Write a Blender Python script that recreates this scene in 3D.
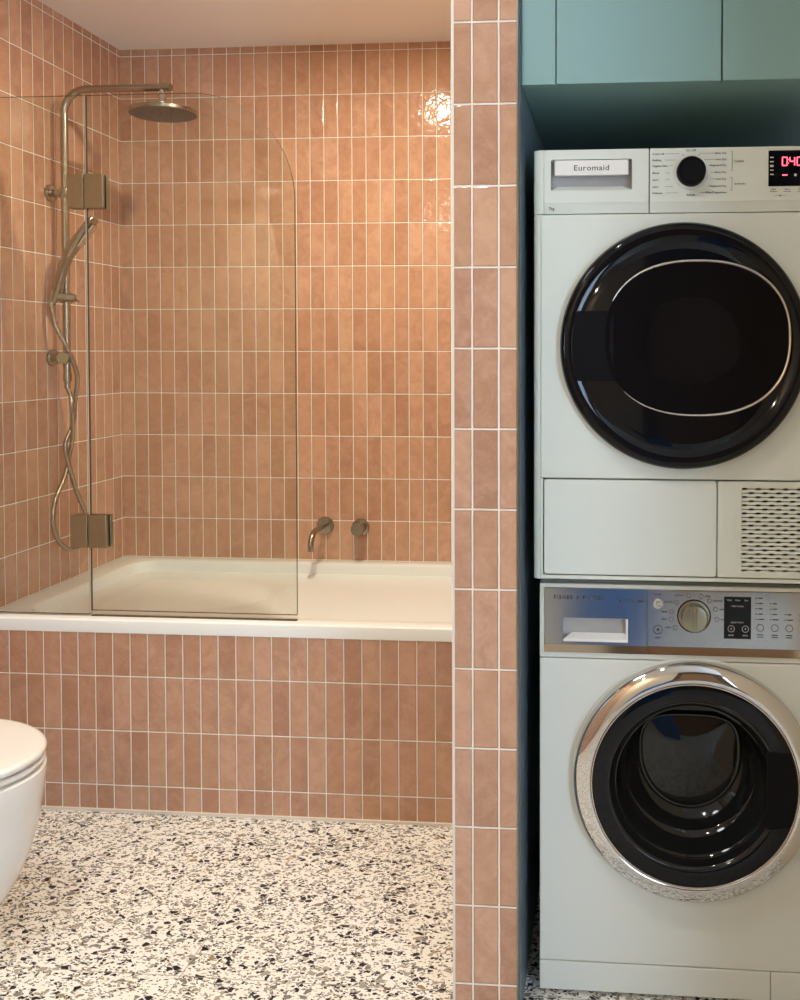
import bpy, bmesh, math, random
from mathutils import Vector, Matrix
for o in list(bpy.data.objects): bpy.data.objects.remove(o)
C = bpy.context.scene.collection
S = bpy.context.scene
PI = math.pi

# ------------------------------------------------------------------ camera
cam_data = bpy.data.cameras.new('camera')
cam = bpy.data.objects.new('camera', cam_data); C.objects.link(cam); S.camera = cam
cam_data.sensor_fit = 'AUTO'; cam_data.sensor_width = 36
cam_data.lens = 871.23*36/1000
cam_data.shift_x = (400-549.07)/1000
cam_data.shift_y = (373.47-500)/1000
cam_data.clip_start = .02
yaw, pitch, roll = -0.0769, 0.0243, 0.0008
F_ = Vector((math.sin(yaw)*math.cos(pitch), math.cos(yaw)*math.cos(pitch), -math.sin(pitch)))
R_ = Vector((math.cos(yaw), -math.sin(yaw), 0)); U_ = R_.cross(F_)
R2 = R_*math.cos(roll)+U_*math.sin(roll); U2 = -R_*math.sin(roll)+U_*math.cos(roll)
m4 = Matrix((R2, U2, -F_)).transposed().to_4x4()
m4.translation = Vector((1.7997, -3.0601, 1.2963))
cam.matrix_world = m4

# ------------------------------------------------------------------ world, exposure
w = bpy.data.worlds.new('world'); S.world = w; w.use_nodes = True
w.node_tree.nodes['Background'].inputs[0].default_value = (.75, .85, 1, 1)
w.node_tree.nodes['Background'].inputs[1].default_value = .25
S.view_settings.view_transform = 'Standard'; S.view_settings.look = 'None'
S.view_settings.exposure = -0.12; S.view_settings.gamma = 1
S.view_settings.use_curve_mapping = False

def area(name, loc, size, power, col, rot=(0,0,0), size_y=None, disk=False, spread=PI):
    l = bpy.data.lights.new(name, 'AREA'); l.energy = power; l.color = col; l.size = size
    if disk: l.shape = 'DISK'
    elif size_y: l.shape = 'RECTANGLE'; l.size_y = size_y
    l.spread = spread
    o = bpy.data.objects.new(name, l); C.objects.link(o); o.location = loc; o.rotation_euler = rot
    return o
WARM = (1, .87, .67); SOFT = (1, .98, .93)
L_BATH, L_ROOM, L_ROOM2, L_WIN = 22, 7.2, 7.5, 62
DL = [((1.02, -.82, 2.372), L_BATH, WARM, 'warm recessed downlight in the ceiling by the bath', .05),
      ((1.34, -2.15, 2.372), L_ROOM, SOFT, 'recessed downlight in the ceiling before the washing machine', .05),
      ((.62, -2.0, 2.372), L_ROOM2, (.97, .98, 1), 'ceiling light above the toilet, added to brighten the floor and widened to dim its reflection', .46),  # added for floor brightness; made wide so the tiles mirror it faintly
      ((.55, -4.10, 2.372), 18, WARM, 'added warm downlight brightening the cream wall that the round mirror reflects', .05)]  # added lamp, brightens the wall that shows in the mirror and glass screen
area('window_light', (3.55, -4.47, 1.22), .88, L_WIN, (.62, .77, 1), (PI/2, 0, PI), 1.8)

# ------------------------------------------------------------------ materials
def mat(name, col, rough=.5, metal=0, spec=.5, coat=0, emit=None, estr=0, bump=0, bscale=50):
    m = bpy.data.materials.new(name); m.use_nodes = True
    n = m.node_tree.nodes; b = n['Principled BSDF']; L = m.node_tree.links
    b.inputs['Base Color'].default_value = (*col, 1); b.inputs['Roughness'].default_value = rough
    b.inputs['Metallic'].default_value = metal; b.inputs['Specular IOR Level'].default_value = spec
    b.inputs['Coat Weight'].default_value = coat; b.inputs['Coat Roughness'].default_value = .03
    if emit:
        b.inputs['Emission Color'].default_value = (*emit, 1); b.inputs['Emission Strength'].default_value = estr
    tc = n.new('ShaderNodeTexCoord'); ns = n.new('ShaderNodeTexNoise'); ns.inputs['Scale'].default_value = bscale
    L.new(tc.outputs['Object'], ns.inputs['Vector'])
    if bump:
        bp = n.new('ShaderNodeBump'); bp.inputs['Strength'].default_value = bump; bp.inputs['Distance'].default_value = .001
        L.new(ns.outputs['Fac'], bp.inputs['Height']); L.new(bp.outputs[0], b.inputs['Normal'])
    # a few per cent of roughness variation, as on every real finish
    mr = n.new('ShaderNodeMapRange'); mr.inputs['To Min'].default_value = rough*.93; mr.inputs['To Max'].default_value = min(1, rough*1.07)
    L.new(ns.outputs['Fac'], mr.inputs['Value']); L.new(mr.outputs[0], b.inputs['Roughness'])
    return m

class G:   # small node-graph helper
    def __init__(s, m): s.t = m.node_tree; s.n = s.t.nodes; s.l = s.t.links
    def put(s, sock, v):
        if isinstance(v, (int, float)): sock.default_value = v
        elif isinstance(v, tuple): sock.default_value = v if len(v) == len(sock.default_value) else (*v, 1)
        else: s.l.new(v, sock)
    def m(s, op, a, b=None, c=None):
        x = s.n.new('ShaderNodeMath'); x.operation = op; s.put(x.inputs[0], a)
        if b is not None: s.put(x.inputs[1], b)
        if c is not None: s.put(x.inputs[2], c)
        return x.outputs[0]
    def mr(s, v, a, b, c=0, d=1, smooth=False):
        x = s.n.new('ShaderNodeMapRange'); x.interpolation_type = 'SMOOTHSTEP' if smooth else 'LINEAR'
        for i, q in enumerate((v, a, b, c, d)): s.put(x.inputs[i], q)
        return x.outputs[0]
    def mix(s, f, a, b):
        x = s.n.new('ShaderNodeMix'); x.data_type = 'RGBA'; s.put(x.inputs[0], f); s.put(x.inputs[6], a); s.put(x.inputs[7], b)
        return x.outputs[2]
    def xyz(s, a, b, c):
        x = s.n.new('ShaderNodeCombineXYZ')
        for i, q in enumerate((a, b, c)): s.put(x.inputs[i], q)
        return x.outputs[0]
    def noise(s, vec, scale, detail=2, rough=.5, out=0, dist=0):
        x = s.n.new('ShaderNodeTexNoise'); s.l.new(vec, x.inputs['Vector']); x.inputs['Scale'].default_value = scale
        x.inputs['Detail'].default_value = detail; x.inputs['Roughness'].default_value = rough; x.inputs['Distortion'].default_value = dist
        return x.outputs[out]

def tile_mat(name, ua, va, u0, v0, H, W=.051, seed=0.0):
    """glazed handmade 50 x 150 mm tiles, stacked upright, cream joints"""
    m = bpy.data.materials.new(name); m.use_nodes = True; g = G(m); b = g.n['Principled BSDF']
    tc = g.n.new('ShaderNodeTexCoord'); sp = g.n.new('ShaderNodeSeparateXYZ'); g.l.new(tc.outputs['Object'], sp.inputs[0])
    P = tc.outputs['Object']
    wob = g.mr(g.noise(P, 35, 1), 0, 1, -.0006, .0006)
    u = g.m('DIVIDE', g.m('ADD', g.m('SUBTRACT', sp.outputs[ua], u0), wob), W)
    v = g.m('DIVIDE', g.m('ADD', g.m('SUBTRACT', sp.outputs[va], v0), wob), H)
    fu = g.m('FRACT', u); fv = g.m('FRACT', v)
    du = g.m('MULTIPLY', g.m('MINIMUM', fu, g.m('SUBTRACT', 1, fu)), W)
    dv = g.m('MULTIPLY', g.m('MINIMUM', fv, g.m('SUBTRACT', 1, fv)), H)
    d = g.m('MINIMUM', du, dv)
    mask = g.mr(d, .0014, .0022, smooth=True)
    wn = g.n.new('ShaderNodeTexWhiteNoise'); wn.noise_dimensions = '3D'
    g.l.new(g.xyz(g.m('FLOOR', u), g.m('FLOOR', v), seed), wn.inputs['Vector'])
    cs = g.n.new('ShaderNodeSeparateColor'); g.l.new(wn.outputs['Color'], cs.inputs[0])
    # vector that differs per tile so clouds break at the joints
    pv = g.n.new('ShaderNodeVectorMath'); pv.operation = 'ADD'; g.l.new(P, pv.inputs[0])
    sc = g.n.new('ShaderNodeVectorMath'); sc.operation = 'SCALE'; g.l.new(wn.outputs['Color'], sc.inputs[0]); sc.inputs['Scale'].default_value = 7
    g.l.new(sc.outputs[0], pv.inputs[1]); PV = pv.outputs[0]
    cl = g.noise(PV, 20, 3, .6, dist=.8); fine = g.noise(PV, 130, 2, .6)
    tone = g.m('ADD', g.m('MULTIPLY', g.m('SUBTRACT', cs.outputs[0], .5), .75), g.m('MULTIPLY', g.m('SUBTRACT', cl, .5), 1.9))
    tone = g.m('ADD', g.m('ADD', tone, .5), g.m('MULTIPLY', g.m('SUBTRACT', fine, .5), .6))
    col = g.mix(g.mr(tone, 0, 1), (.42, .222, .140), (.61, .370, .250))
    col = g.mix(g.m('MULTIPLY', cs.outputs[1], .35), col, (.53, .30, .165))
    # thin shadow beside the joint, painted as a browner line along the tile edge
    edge = g.mr(d, .0015, .005, smooth=True)
    col = g.mix(edge, g.mix(.62, col, (.32, .165, .10)), col)
    grout = g.mix(g.noise(P, 300, 2), (.86, .79, .68), (.93, .87, .77))
    g.l.new(g.mix(mask, grout, col), b.inputs['Base Color'])
    g.l.new(g.mr(mask, 0, 1, .8, .09), b.inputs['Roughness'])
    # height: pillow edge, per-tile tilt, wavy glaze
    tilt = g.m('ADD', g.m('MULTIPLY', g.m('SUBTRACT', cs.outputs[0], .5), g.m('MULTIPLY', g.m('SUBTRACT', fu, .5), 1.3)),
                      g.m('MULTIPLY', g.m('SUBTRACT', cs.outputs[2], .5), g.m('MULTIPLY', g.m('SUBTRACT', fv, .5), 2.2)))
    wave = g.m('MULTIPLY', g.noise(PV, 38, 2, .5), 1.1)
    h = g.m('MULTIPLY', mask, g.m('ADD', g.m('ADD', 1.2, tilt), wave))
    h = g.m('ADD', h, g.mr(d, .001, .004, 0, .5, smooth=True))
    bp = g.n.new('ShaderNodeBump'); bp.inputs['Strength'].default_value = 1; bp.inputs['Distance'].default_value = .0013
    g.l.new(h, bp.inputs['Height']); g.l.new(bp.outputs[0], b.inputs['Normal'])
    return m

def terrazzo():
    m = bpy.data.materials.new('terrazzo'); m.use_nodes = True; g = G(m); b = g.n['Principled BSDF']
    tc = g.n.new('ShaderNodeTexCoord'); P0 = tc.outputs['Object']
    nz = g.n.new('ShaderNodeTexNoise'); g.l.new(P0, nz.inputs['Vector']); nz.inputs['Scale'].default_value = 60
    ad = g.n.new('ShaderNodeVectorMath'); ad.operation = 'MULTIPLY_ADD'; g.l.new(nz.outputs['Color'], ad.inputs[0])
    ad.inputs[1].default_value = (.010, .010, 0); g.l.new(P0, ad.inputs[2]); P = ad.outputs[0]
    col = g.mix(g.noise(P0, 40, 3), (.87, .86, .77), (.94, .93, .87))
    def layer(col, scale, stops, thr, off, stretch):
        mp = g.n.new('ShaderNodeMapping'); g.l.new(P, mp.inputs[0]); mp.inputs['Location'].default_value = (off, off*2, 0)
        mp.inputs['Rotation'].default_value = (0, 0, off); mp.inputs['Scale'].default_value = (1, stretch, 1)
        v1 = g.n.new('ShaderNodeTexVoronoi'); v1.voronoi_dimensions = '2D'; v1.inputs['Scale'].default_value = scale
        v2 = g.n.new('ShaderNodeTexVoronoi'); v2.voronoi_dimensions = '2D'; v2.feature = 'DISTANCE_TO_EDGE'; v2.inputs['Scale'].default_value = scale
        g.l.new(mp.outputs[0], v1.inputs['Vector']); g.l.new(mp.outputs[0], v2.inputs['Vector'])
        s = g.n.new('ShaderNodeSeparateColor'); g.l.new(v1.outputs['Color'], s.inputs[0])
        t = g.m('ADD', thr, g.m('MULTIPLY', s.outputs[1], .12))
        inside = g.m('GREATER_THAN', v2.outputs['Distance'], t)
        lo = 0
        for hi, c in stops:
            k = g.m('MULTIPLY', inside, g.m('MULTIPLY', g.m('GREATER_THAN', s.outputs[0], lo), g.m('LESS_THAN', s.outputs[0], hi)))
            col = g.mix(k, col, c); lo = hi
        return col
    K = (.010, .011, .016); Gy = (.40, .36, .30); Tn = (.34, .24, .12); Wh = (.90, .87, .79); Gr = (.22, .205, .18)
    col = layer(col, 190, [(.14, K), (.21, Gy), (.27, Gr), (.50, Wh)], .06, .7, 1.7)
    col = layer(col, 115, [(.15, K), (.23, Gy), (.25, Tn), (.32, Gr), (.52, Wh)], .07, 2.3, 1.7)
    col = layer(col, 62, [(.13, K), (.20, Gy), (.215, Tn), (.26, Gr), (.38, Wh)], .10, 4.1, 1.4)
    sp = g.n.new('ShaderNodeSeparateXYZ'); g.l.new(P0, sp.inputs[0])
    def joint(ax, o):
        f = g.m('FRACT', g.m('DIVIDE', g.m('SUBTRACT', sp.outputs[ax], o), .6))
        return g.m('MULTIPLY', g.m('MINIMUM', f, g.m('SUBTRACT', 1, f)), .6)
    j = g.mr(g.m('MINIMUM', joint(0, .90), joint(1, -1.345)), .0006, .0011)
    g.l.new(g.mix(j, (.34, .30, .24), col), b.inputs['Base Color'])
    b.inputs['Roughness'].default_value = .30; b.inputs['Specular IOR Level'].default_value = .3
    bp = g.n.new('ShaderNodeBump'); bp.inputs['Distance'].default_value = .0005; g.l.new(j, bp.inputs['Height']); g.l.new(bp.outputs[0], b.inputs['Normal'])
    return m

def glass_mat():
    m = bpy.data.materials.new('clear_glass'); m.use_nodes = True; g = G(m); g.n.remove(g.n['Principled BSDF'])
    out = g.n['Material Output']; tr = g.n.new('ShaderNodeBsdfTransparent'); tr.inputs[0].default_value = (.945, .955, .925, 1)
    gl = g.n.new('ShaderNodeBsdfGlossy'); gl.inputs['Roughness'].default_value = .0; gl.inputs[0].default_value = (1, 1, 1, 1)
    geo = g.n.new('ShaderNodeNewGeometry'); fr = g.n.new('ShaderNodeFresnel')
    g.l.new(g.mr(geo.outputs['Backfacing'], 0, 1, 1.5, 1/1.5), fr.inputs['IOR'])
    mx = g.n.new('ShaderNodeMixShader'); g.l.new(fr.outputs[0], mx.inputs[0]); g.l.new(tr.outputs[0], mx.inputs[1]); g.l.new(gl.outputs[0], mx.inputs[2])
    g.l.new(mx.outputs[0], out.inputs['Surface'])
    return m

def steel_mat(name, col, rough, stretch=(1, 1, 60), amt=.25, metal=1):
    m = mat(name, col, rough, metal); g = G(m); b = g.n['Principled BSDF']
    tc = g.n.new('ShaderNodeTexCoord'); mp = g.n.new('ShaderNodeMapping'); g.l.new(tc.outputs['Object'], mp.inputs[0]); mp.inputs['Scale'].default_value = stretch
    g.l.new(g.mr(g.noise(mp.outputs[0], 20, 3), 0, 1, rough*(1-amt), rough*(1+amt)), b.inputs['Roughness'])
    return m

M = dict(
    tile_back=tile_mat('tile_back', 0, 2, .0427, 2.367, .1525, seed=1),
    tile_left=tile_mat('tile_left', 1, 2, -.0189, 2.367, .1525, seed=2),
    tile_bath=tile_mat('tile_bath', 0, 2, .0343, .3855, .155, seed=3),
    tile_nib=tile_mat('tile_nib', 0, 2, 1.5269, 1.918, .1536, seed=4),
    tile_side=tile_mat('tile_side', 1, 2, -.02, 1.918, .1536, seed=5),
    terrazzo=terrazzo(), glass=glass_mat(),
    glass_edge=mat('glass_edge', (.03, .045, .035), .12),
    seal=mat('clear_seal', (.55, .5, .4), .25),
    ceiling=mat('ceiling_paint', (.88, .86, .82), .85, spec=.2, bump=.15, bscale=300),
    umber=mat('grey_brown_wall_paint', (.11, .085, .06), .8),
    cream=mat('cream_wall_paint', (.78, .70, .56), .8, bump=.15, bscale=300),
    grout=mat('sealant', (.76, .70, .60), .5),
    acrylic=mat('white_acrylic', (.82, .86, .83), .26, coat=.1),
    ceramic=mat('white_ceramic', (.80, .80, .755), .10, coat=.4),
    plastic=mat('seat_plastic', (.80, .79, .735), .22),
    nickel=steel_mat('brushed_nickel', (.37, .345, .285), .22, (40, 40, 2)),
    nickel_flat=steel_mat('brushed_nickel_plate', (.33, .315, .225), .30, (40, 40, 3)),
    nickel_dark=mat('nozzle_face', (.20, .175, .145), .5, .5),
    chrome=mat('chrome', (.66, .66, .65), .02, 1),
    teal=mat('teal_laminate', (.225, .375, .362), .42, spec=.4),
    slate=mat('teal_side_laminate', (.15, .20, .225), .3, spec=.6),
    dark=mat('dark_recess', (.012, .014, .016), .7),
    enamel=mat('white_enamel', (.66, .71, .65), .30, coat=.1),
    enamel_low=mat('white_enamel_washer', (.67, .70, .64), .32, coat=.1),
    white_pl=mat('white_gloss_plastic', (.78, .78, .75), .22),
    grey_pl=mat('grey_recess_plastic', (.42, .42, .41), .4),
    black_gl=mat('black_gloss', (.003, .004, .006), .05, spec=.28),
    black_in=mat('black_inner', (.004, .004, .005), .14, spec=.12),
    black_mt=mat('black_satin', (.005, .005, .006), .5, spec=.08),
    smoke=mat('smoked_bowl', (.008, .009, .009), .07, spec=.45),
    drum=mat('drum_steel', (.16, .16, .15), .35, .8),
    silver=mat('silver_ring', (.62, .56, .50), .22, 1),
    steel=steel_mat('brushed_steel', (.43, .44, .45), .15, (2, 2, 90)),
    steel_mirror=mat('polished_steel', (.52, .49, .45), .10, 1),
    ink=mat('grey_ink', (.05, .05, .05), .6), ink_light=mat('light_ink', (.55, .55, .53), .5),
    red=mat('red_segment', (.5, .02, .03), .4, emit=(1, .10, .16), estr=3.2),
    mirror=mat('mirror_silver', (.9, .9, .88), .01, 1),
    denim=mat('blue_standin', (.07, .22, .60), .9, spec=.1, bump=.4, bscale=400),
    oak=mat('wood_door', (.30, .16, .07), .45),
    lens=mat('lamp_lens', (.9, .9, .9), .4, emit=(1, .8, .6), estr=6),
    pane=mat('daylight_pane', (.8, .9, 1), .3, emit=(.75, .87, 1), estr=3),
)

# ------------------------------------------------------------------ builders
def fin(name, bm, m, parent=None, kind=None, smooth=35, bevel=0, label=None, segs=2):
    bmesh.ops.recalc_face_normals(bm, faces=bm.faces)
    me = bpy.data.meshes.new(name); bm.to_mesh(me); bm.free()
    for q in (m if isinstance(m, (list, tuple)) else [m]): me.materials.append(M[q])
    if smooth:
        for p in me.polygons: p.use_smooth = True
        me.set_sharp_from_angle(angle=math.radians(smooth))
    o = bpy.data.objects.new(name, me); C.objects.link(o)
    if bevel:
        b = o.modifiers.new('bevel', 'BEVEL'); b.width = bevel; b.segments = segs; b.limit_method = 'ANGLE'; b.angle_limit = math.radians(40)
        b.harden_normals = False
    if parent:
        o.parent = parent
        r = parent; off = Vector((0, 0, 0))
        while r: off += r.location; r = r.parent
        o.location = -off
    if kind: o['kind'] = kind
    if label: o['label'] = label
    return o
def thing(name, label, cat, loc=(0, 0, 0), group=None):
    o = bpy.data.objects.new(name, None); C.objects.link(o); o.location = loc; o.empty_display_size = .05
    o['label'] = label; o['category'] = cat
    if group: o['group'] = group
    return o
def box(bm, x0, x1, y0, y1, z0, z1, mi=0):
    v = [bm.verts.new((x, y, z)) for x in (x0, x1) for y in (y0, y1) for z in (z0, z1)]
    for f in ((0,1,3,2), (4,6,7,5), (0,4,5,1), (2,3,7,6), (0,2,6,4), (1,5,7,3)):
        bm.faces.new([v[i] for i in f]).material_index = mi
    return bm
def B(*a): return box(bmesh.new(), *a)
def loft(bm, rings, cap0=False, cap1=False, closed=True, mi=0):
    vs = [[bm.verts.new(p) for p in r] for r in rings]; n = len(vs[0])
    for a, b in zip(vs, vs[1:]):
        for i in range(n if closed else n-1):
            j = (i+1) % n; bm.faces.new((a[i], a[j], b[j], b[i])).material_index = mi
    if cap0: bm.faces.new(vs[0]).material_index = mi
    if cap1: bm.faces.new(vs[-1]).material_index = mi
    return vs
def frame_of(d):
    d = d.normalized(); a = Vector((0, 0, 1)) if abs(d.z) < .9 else Vector((1, 0, 0))
    u = d.cross(a).normalized(); return u, d.cross(u)
def lathe(bm, prof, org, axis, n=48, mi=0):
    """prof: (radius, height) along axis from org; end at r=0 closes"""
    org = Vector(org); ax = Vector(axis).normalized(); u, v = frame_of(ax); rings = []
    for r, h in prof:
        rr = max(r, 1e-5)
        rings.append([org+ax*h+(u*math.cos(2*PI*i/n)+v*math.sin(2*PI*i/n))*rr for i in range(n)])
    loft(bm, rings, True, True, mi=mi)
    return bm
def LA(*a, **k): return lathe(bmesh.new(), *a, **k)
def smooth_path(pts, sub=8):
    P = [Vector(p) for p in pts]; out = []
    for i in range(len(P)-1):
        p0 = P[max(i-1, 0)]; p1 = P[i]; p2 = P[i+1]; p3 = P[min(i+2, len(P)-1)]
        for k in range(sub):
            t = k/sub
            out.append(.5*((2*p1)+(-p0+p2)*t+(2*p0-5*p1+4*p2-p3)*t*t+(-p0+3*p1-3*p2+p3)*t**3))
    return out+[P[-1]]
def tube(bm, pts, r, n=16, mi=0, cap=True):
    pts = [Vector(p) for p in pts]; rings = []; u = None
    for i, p in enumerate(pts):
        d = (pts[min(i+1, len(pts)-1)]-pts[max(i-1, 0)]).normalized()
        if u is None: u, _ = frame_of(d)
        else: u = (u-d*u.dot(d)).normalized()
        v = d.cross(u); rr = r[i] if isinstance(r, (list, tuple)) else r
        rings.append([p+(u*math.cos(2*PI*k/n)+v*math.sin(2*PI*k/n))*rr for k in range(n)])
    loft(bm, rings, cap, cap, mi=mi); return bm
def TU(*a, **k): return tube(bmesh.new(), *a, **k)
def rrect(x0, x1, y0, y1, r, n=8):
    out = []
    for cx, cy, a0 in ((x1-r, y1-r, 0), (x0+r, y1-r, PI/2), (x0+r, y0+r, PI), (x1-r, y0+r, 1.5*PI)):
        for i in range(n+1):
            a = a0+PI/2*i/n; out.append((cx+r*math.cos(a), cy+r*math.sin(a)))
    return out
def prism_y(bm, poly, yf, yb, mi=0):       # polygon in x,z extruded along y
    loft(bm, [[(x, yf, z) for x, z in poly], [(x, yb, z) for x, z in poly]], True, True, mi=mi); return bm
def plate_hole(bm, x0, x1, z0, z1, hx0, hx1, hz0, hz1, yf, yb, r=.004, ro=.002, mi=0):
    o = rrect(x0, x1, z0, z1, ro, 5); i = rrect(hx0, hx1, hz0, hz1, r, 5)
    loft(bm, [[(x, yb, z) for x, z in o], [(x, yf, z) for x, z in o], [(x, yf, z) for x, z in i], [(x, yb, z) for x, z in i]], mi=mi)
    return bm
_tc = {}
def text(bm, s, x, z, h, y, align='LEFT', mi=0, depth=.0003, sx=1.0, spacing=1.0, bold=0):
    """printed lettering in the x-z plane facing -y; h = height of the letters"""
    cu = bpy.data.curves.new('t', 'FONT'); cu.body = s; cu.size = 1; cu.space_character = spacing; cu.resolution_u = 2; cu.offset = bold
    ob = bpy.data.objects.new('t', cu); C.objects.link(ob)
    dg = bpy.context.evaluated_depsgraph_get(); me = bpy.data.meshes.new_from_object(ob.evaluated_get(dg))
    bpy.data.objects.remove(ob)
    xs = [v.co.x for v in me.vertices]
    if not xs: return bm
    k = h/.70; wd = (max(xs)-min(xs))*k*sx; x0 = x-min(xs)*k*sx
    if align == 'CENTER': x0 -= wd/2
    if align == 'RIGHT': x0 -= wd
    vs = [bm.verts.new((x0+v.co.x*k*sx, y-depth, z+v.co.y*k)) for v in me.vertices]
    for p in me.polygons:
        try: bm.faces.new([vs[i] for i in p.vertices]).material_index = mi
        except ValueError: pass
    bpy.data.meshes.remove(me)
    return bm
def strip(bm, x0, z0, x1, z1, y, t=.0006, mi=0):
    d = Vector((x1-x0, 0, z1-z0)).normalized(); n = Vector((-d.z, 0, d.x))*t/2
    a = Vector((x0, y, z0)); b = Vector((x1, y, z1))
    bm.faces.new([bm.verts.new(q) for q in (a-n, b-n, b+n, a+n)]).material_index = mi
def ring_mark(bm, cx, cz, r, y, t=.0007, n=28, mi=0):
    loft(bm, [[(cx+q*math.cos(2*PI*i/n), y, cz+q*math.sin(2*PI*i/n)) for i in range(n)] for q in (r-t/2, r+t/2)], mi=mi)
def disc(bm, cx, cz, r, y, n=16, mi=0):
    bm.faces.new([bm.verts.new((cx+r*math.cos(2*PI*i/n), y, cz+r*math.sin(2*PI*i/n))) for i in range(n)]).material_index = mi

# ------------------------------------------------------------------ the setting
CEIL = 2.391
NX0, NX1, NY = 1.4903, 1.6134, -1.42
fin('floor', B(-.1, 4.2, -4.5, .1, -.08, 0), 'terrazzo', kind='structure', smooth=0)
fin('ceiling', B(-.1, 4.2, -4.5, .1, CEIL, CEIL+.1), 'ceiling', kind='structure', smooth=0)
fin('wall_left', B(-.1, 0, -4.5, 0, 0, CEIL), 'tile_left', kind='structure', smooth=0)
fin('wall_back', B(-.1, NX0, 0, .1, 0, CEIL), 'tile_back', kind='structure', smooth=0)
bm = B(NX0, NX1, NY, .1, 0, CEIL)
for f in bm.faces:
    c = f.calc_center_median()
    if abs(c.x-NX0) < .01: f.material_index = 1
    if abs(c.x-NX1) < .01: f.material_index = 2
fin('wall_nib', bm, ['tile_nib', 'tile_side', 'dark'], kind='structure', smooth=0)
fin('wall_bath', B(0, NX0, -.733, -.712, 0, .507), 'tile_bath', kind='structure', smooth=0)
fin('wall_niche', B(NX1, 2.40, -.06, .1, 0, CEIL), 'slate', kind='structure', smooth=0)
fin('wall_right_shade', B(2.32, 4.2, -2.2, -1.30, 0, CEIL), 'cream', kind='structure', smooth=0)  # unseen wall, pulled forward to shade the machines from the window
fin('wall_east', B(4.2, 4.3, -4.5, -1.30, 0, CEIL), 'cream', kind='structure', smooth=0)
# wall behind the camera, with a glazed door-height window towards its right end and an added wooden door
fin('wall_front', B(-.1, 1.75, -4.6, -4.5, 0, CEIL), 'cream', kind='structure', smooth=0)
bm = B(1.75, 3.05, -4.6, -4.5, 0, CEIL); box(bm, 4.05, 4.3, -4.6, -4.5, 0, CEIL); box(bm, 3.05, 4.05, -4.6, -4.5, 2.2, CEIL); box(bm, 3.05, 4.05, -4.6, -4.5, 0, .25)
fin('wall_front_dark', bm, 'umber', kind='structure', smooth=0)  # same unseen wall, made dark here so the black doors reflect little
win = fin('window_1', plate_hole(bmesh.new(), 3.052, 4.048, .252, 2.198, 3.10, 4.0, .30, 2.15, -4.49, -4.58), 'white_pl', kind='structure')
fin('pane', B(3.10, 4.0, -4.56, -4.55, .30, 2.15), 'pane', win)
door = fin('added_door_1', B(1.9, 2.75, -4.5, -4.46, 0, 2.05), 'oak', kind='structure', bevel=.003)  # unseen door added for a brown reflection in the washer's steel edge
fin('door_handle', TU([(2.68, -4.46, 1), (2.68, -4.40, 1), (2.56, -4.40, 1)], .009), 'nickel', door)
# edge trims on the nib and the sealant bead at the floor
fin('trim_1', B(NX0-.003, NX0+.0022, NY-.0015, NY+.012, 0, CEIL), 'grout', kind='structure', smooth=0)
fin('trim_2', B(NX1-.0018, NX1+.0015, NY-.0015, NY+.012, 0, CEIL), 'nickel', kind='structure', smooth=0)
fin('trim_3', B(.0, NX0, -.739, -.733, 0, .008), 'grout', kind='structure', smooth=0)
fin('trim_4', B(.0, NX0, -.004, 0, .545, .5475), 'grout', kind='structure', smooth=0)
fin('trim_5', B(0, .004, -.733, -.004, .545, .5475), 'grout', kind='structure', smooth=0)

# ------------------------------------------------------------------ bath
bm = bmesh.new(); rg = []
def rr3(x0, x1, y0, y1, r, z): return [(x, y, z) for x, y in rrect(x0, x1, y0, y1, r, 10)]
X0, X1, Y0, Y1 = .0015, 1.488, -.738, -.0015
rg.append(rr3(X0+.02, X1-.02, Y0+.03, Y1-.02, .004, .509))
rg.append(rr3(X0, X1, Y0, Y1, .004, .509))
rg.append(rr3(X0, X1, Y0, Y1, .004, .541))
rg.append(rr3(X0+.0015, X1-.0015, Y0+.0012, Y1-.0015, .004, .5438))
rg.append(rr3(X0+.004, X1-.004, Y0+.004, Y1-.004, .004, .545))
ox0, ox1, oy0, oy1 = .075, 1.415, -.682, -.055
for ins, z, r in ((0, .545, .075), (.003, .5442, .073), (.006, .541, .072), (.009, .530, .072), (.030, .40, .085), (.055, .27, .10), (.075, .20, .115), (.10, .158, .12), (.14, .137, .12), (.20, .130, .10)):
    rg.append(rr3(ox0+ins*1.6, ox1-ins*1.3, oy0+ins*.8, oy1-ins*.30, r, z))
loft(bm, rg, True, True)
bath = fin('bathtub', bm, 'acrylic', smooth=50)
bath['label'] = 'white built-in bathtub behind a pink tiled apron'; bath['category'] = 'bathtub'

# ------------------------------------------------------------------ shower screen
scr = thing('shower_screen', 'clear frameless folding glass bath screen with one rounded top corner', 'shower screen', (.45, -.70, .546))
GY0, GY1 = -.704, -.696
def pane(name, poly, **k):
    bm = bmesh.new(); vs = loft(bm, [[(x, GY0, z) for x, z in poly], [(x, GY1, z) for x, z in poly]], mi=1)
    bm.faces.new(vs[0]).material_index = 0; bm.faces.new(vs[-1]).material_index = 0
    return fin(name, bm, ['glass', 'glass_edge'], scr, smooth=20, **k)
ZT, ZB = 2.017, .553
pane('fixed_panel', [(.002, ZB-.004), (.3075, ZB-.004), (.3075, ZT), (.002, ZT)])
R = .30
pane('swinging_panel', [(.3115, ZB+.008), (.912, ZB+.008)]+[(.912-R+R*math.cos(a*PI/48), ZT-R+R*math.sin(a*PI/48)) for a in range(25)]+[(.3115, ZT)])
fin('seal', B(.3077, .3113, -.7035, -.6965, ZB, ZT-.001), 'seal', scr, smooth=0, label='clear vertical seal between the two panes')
bm = B(.3115, .912, -.7055, -.6945, .5475, ZB+.0075); box(bm, .3115, .912, -.7055, -.6945, .5453, .5473, 1)
fin('bottom_seal', bm, ['glass', 'glass_edge'], scr, smooth=0)
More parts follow.
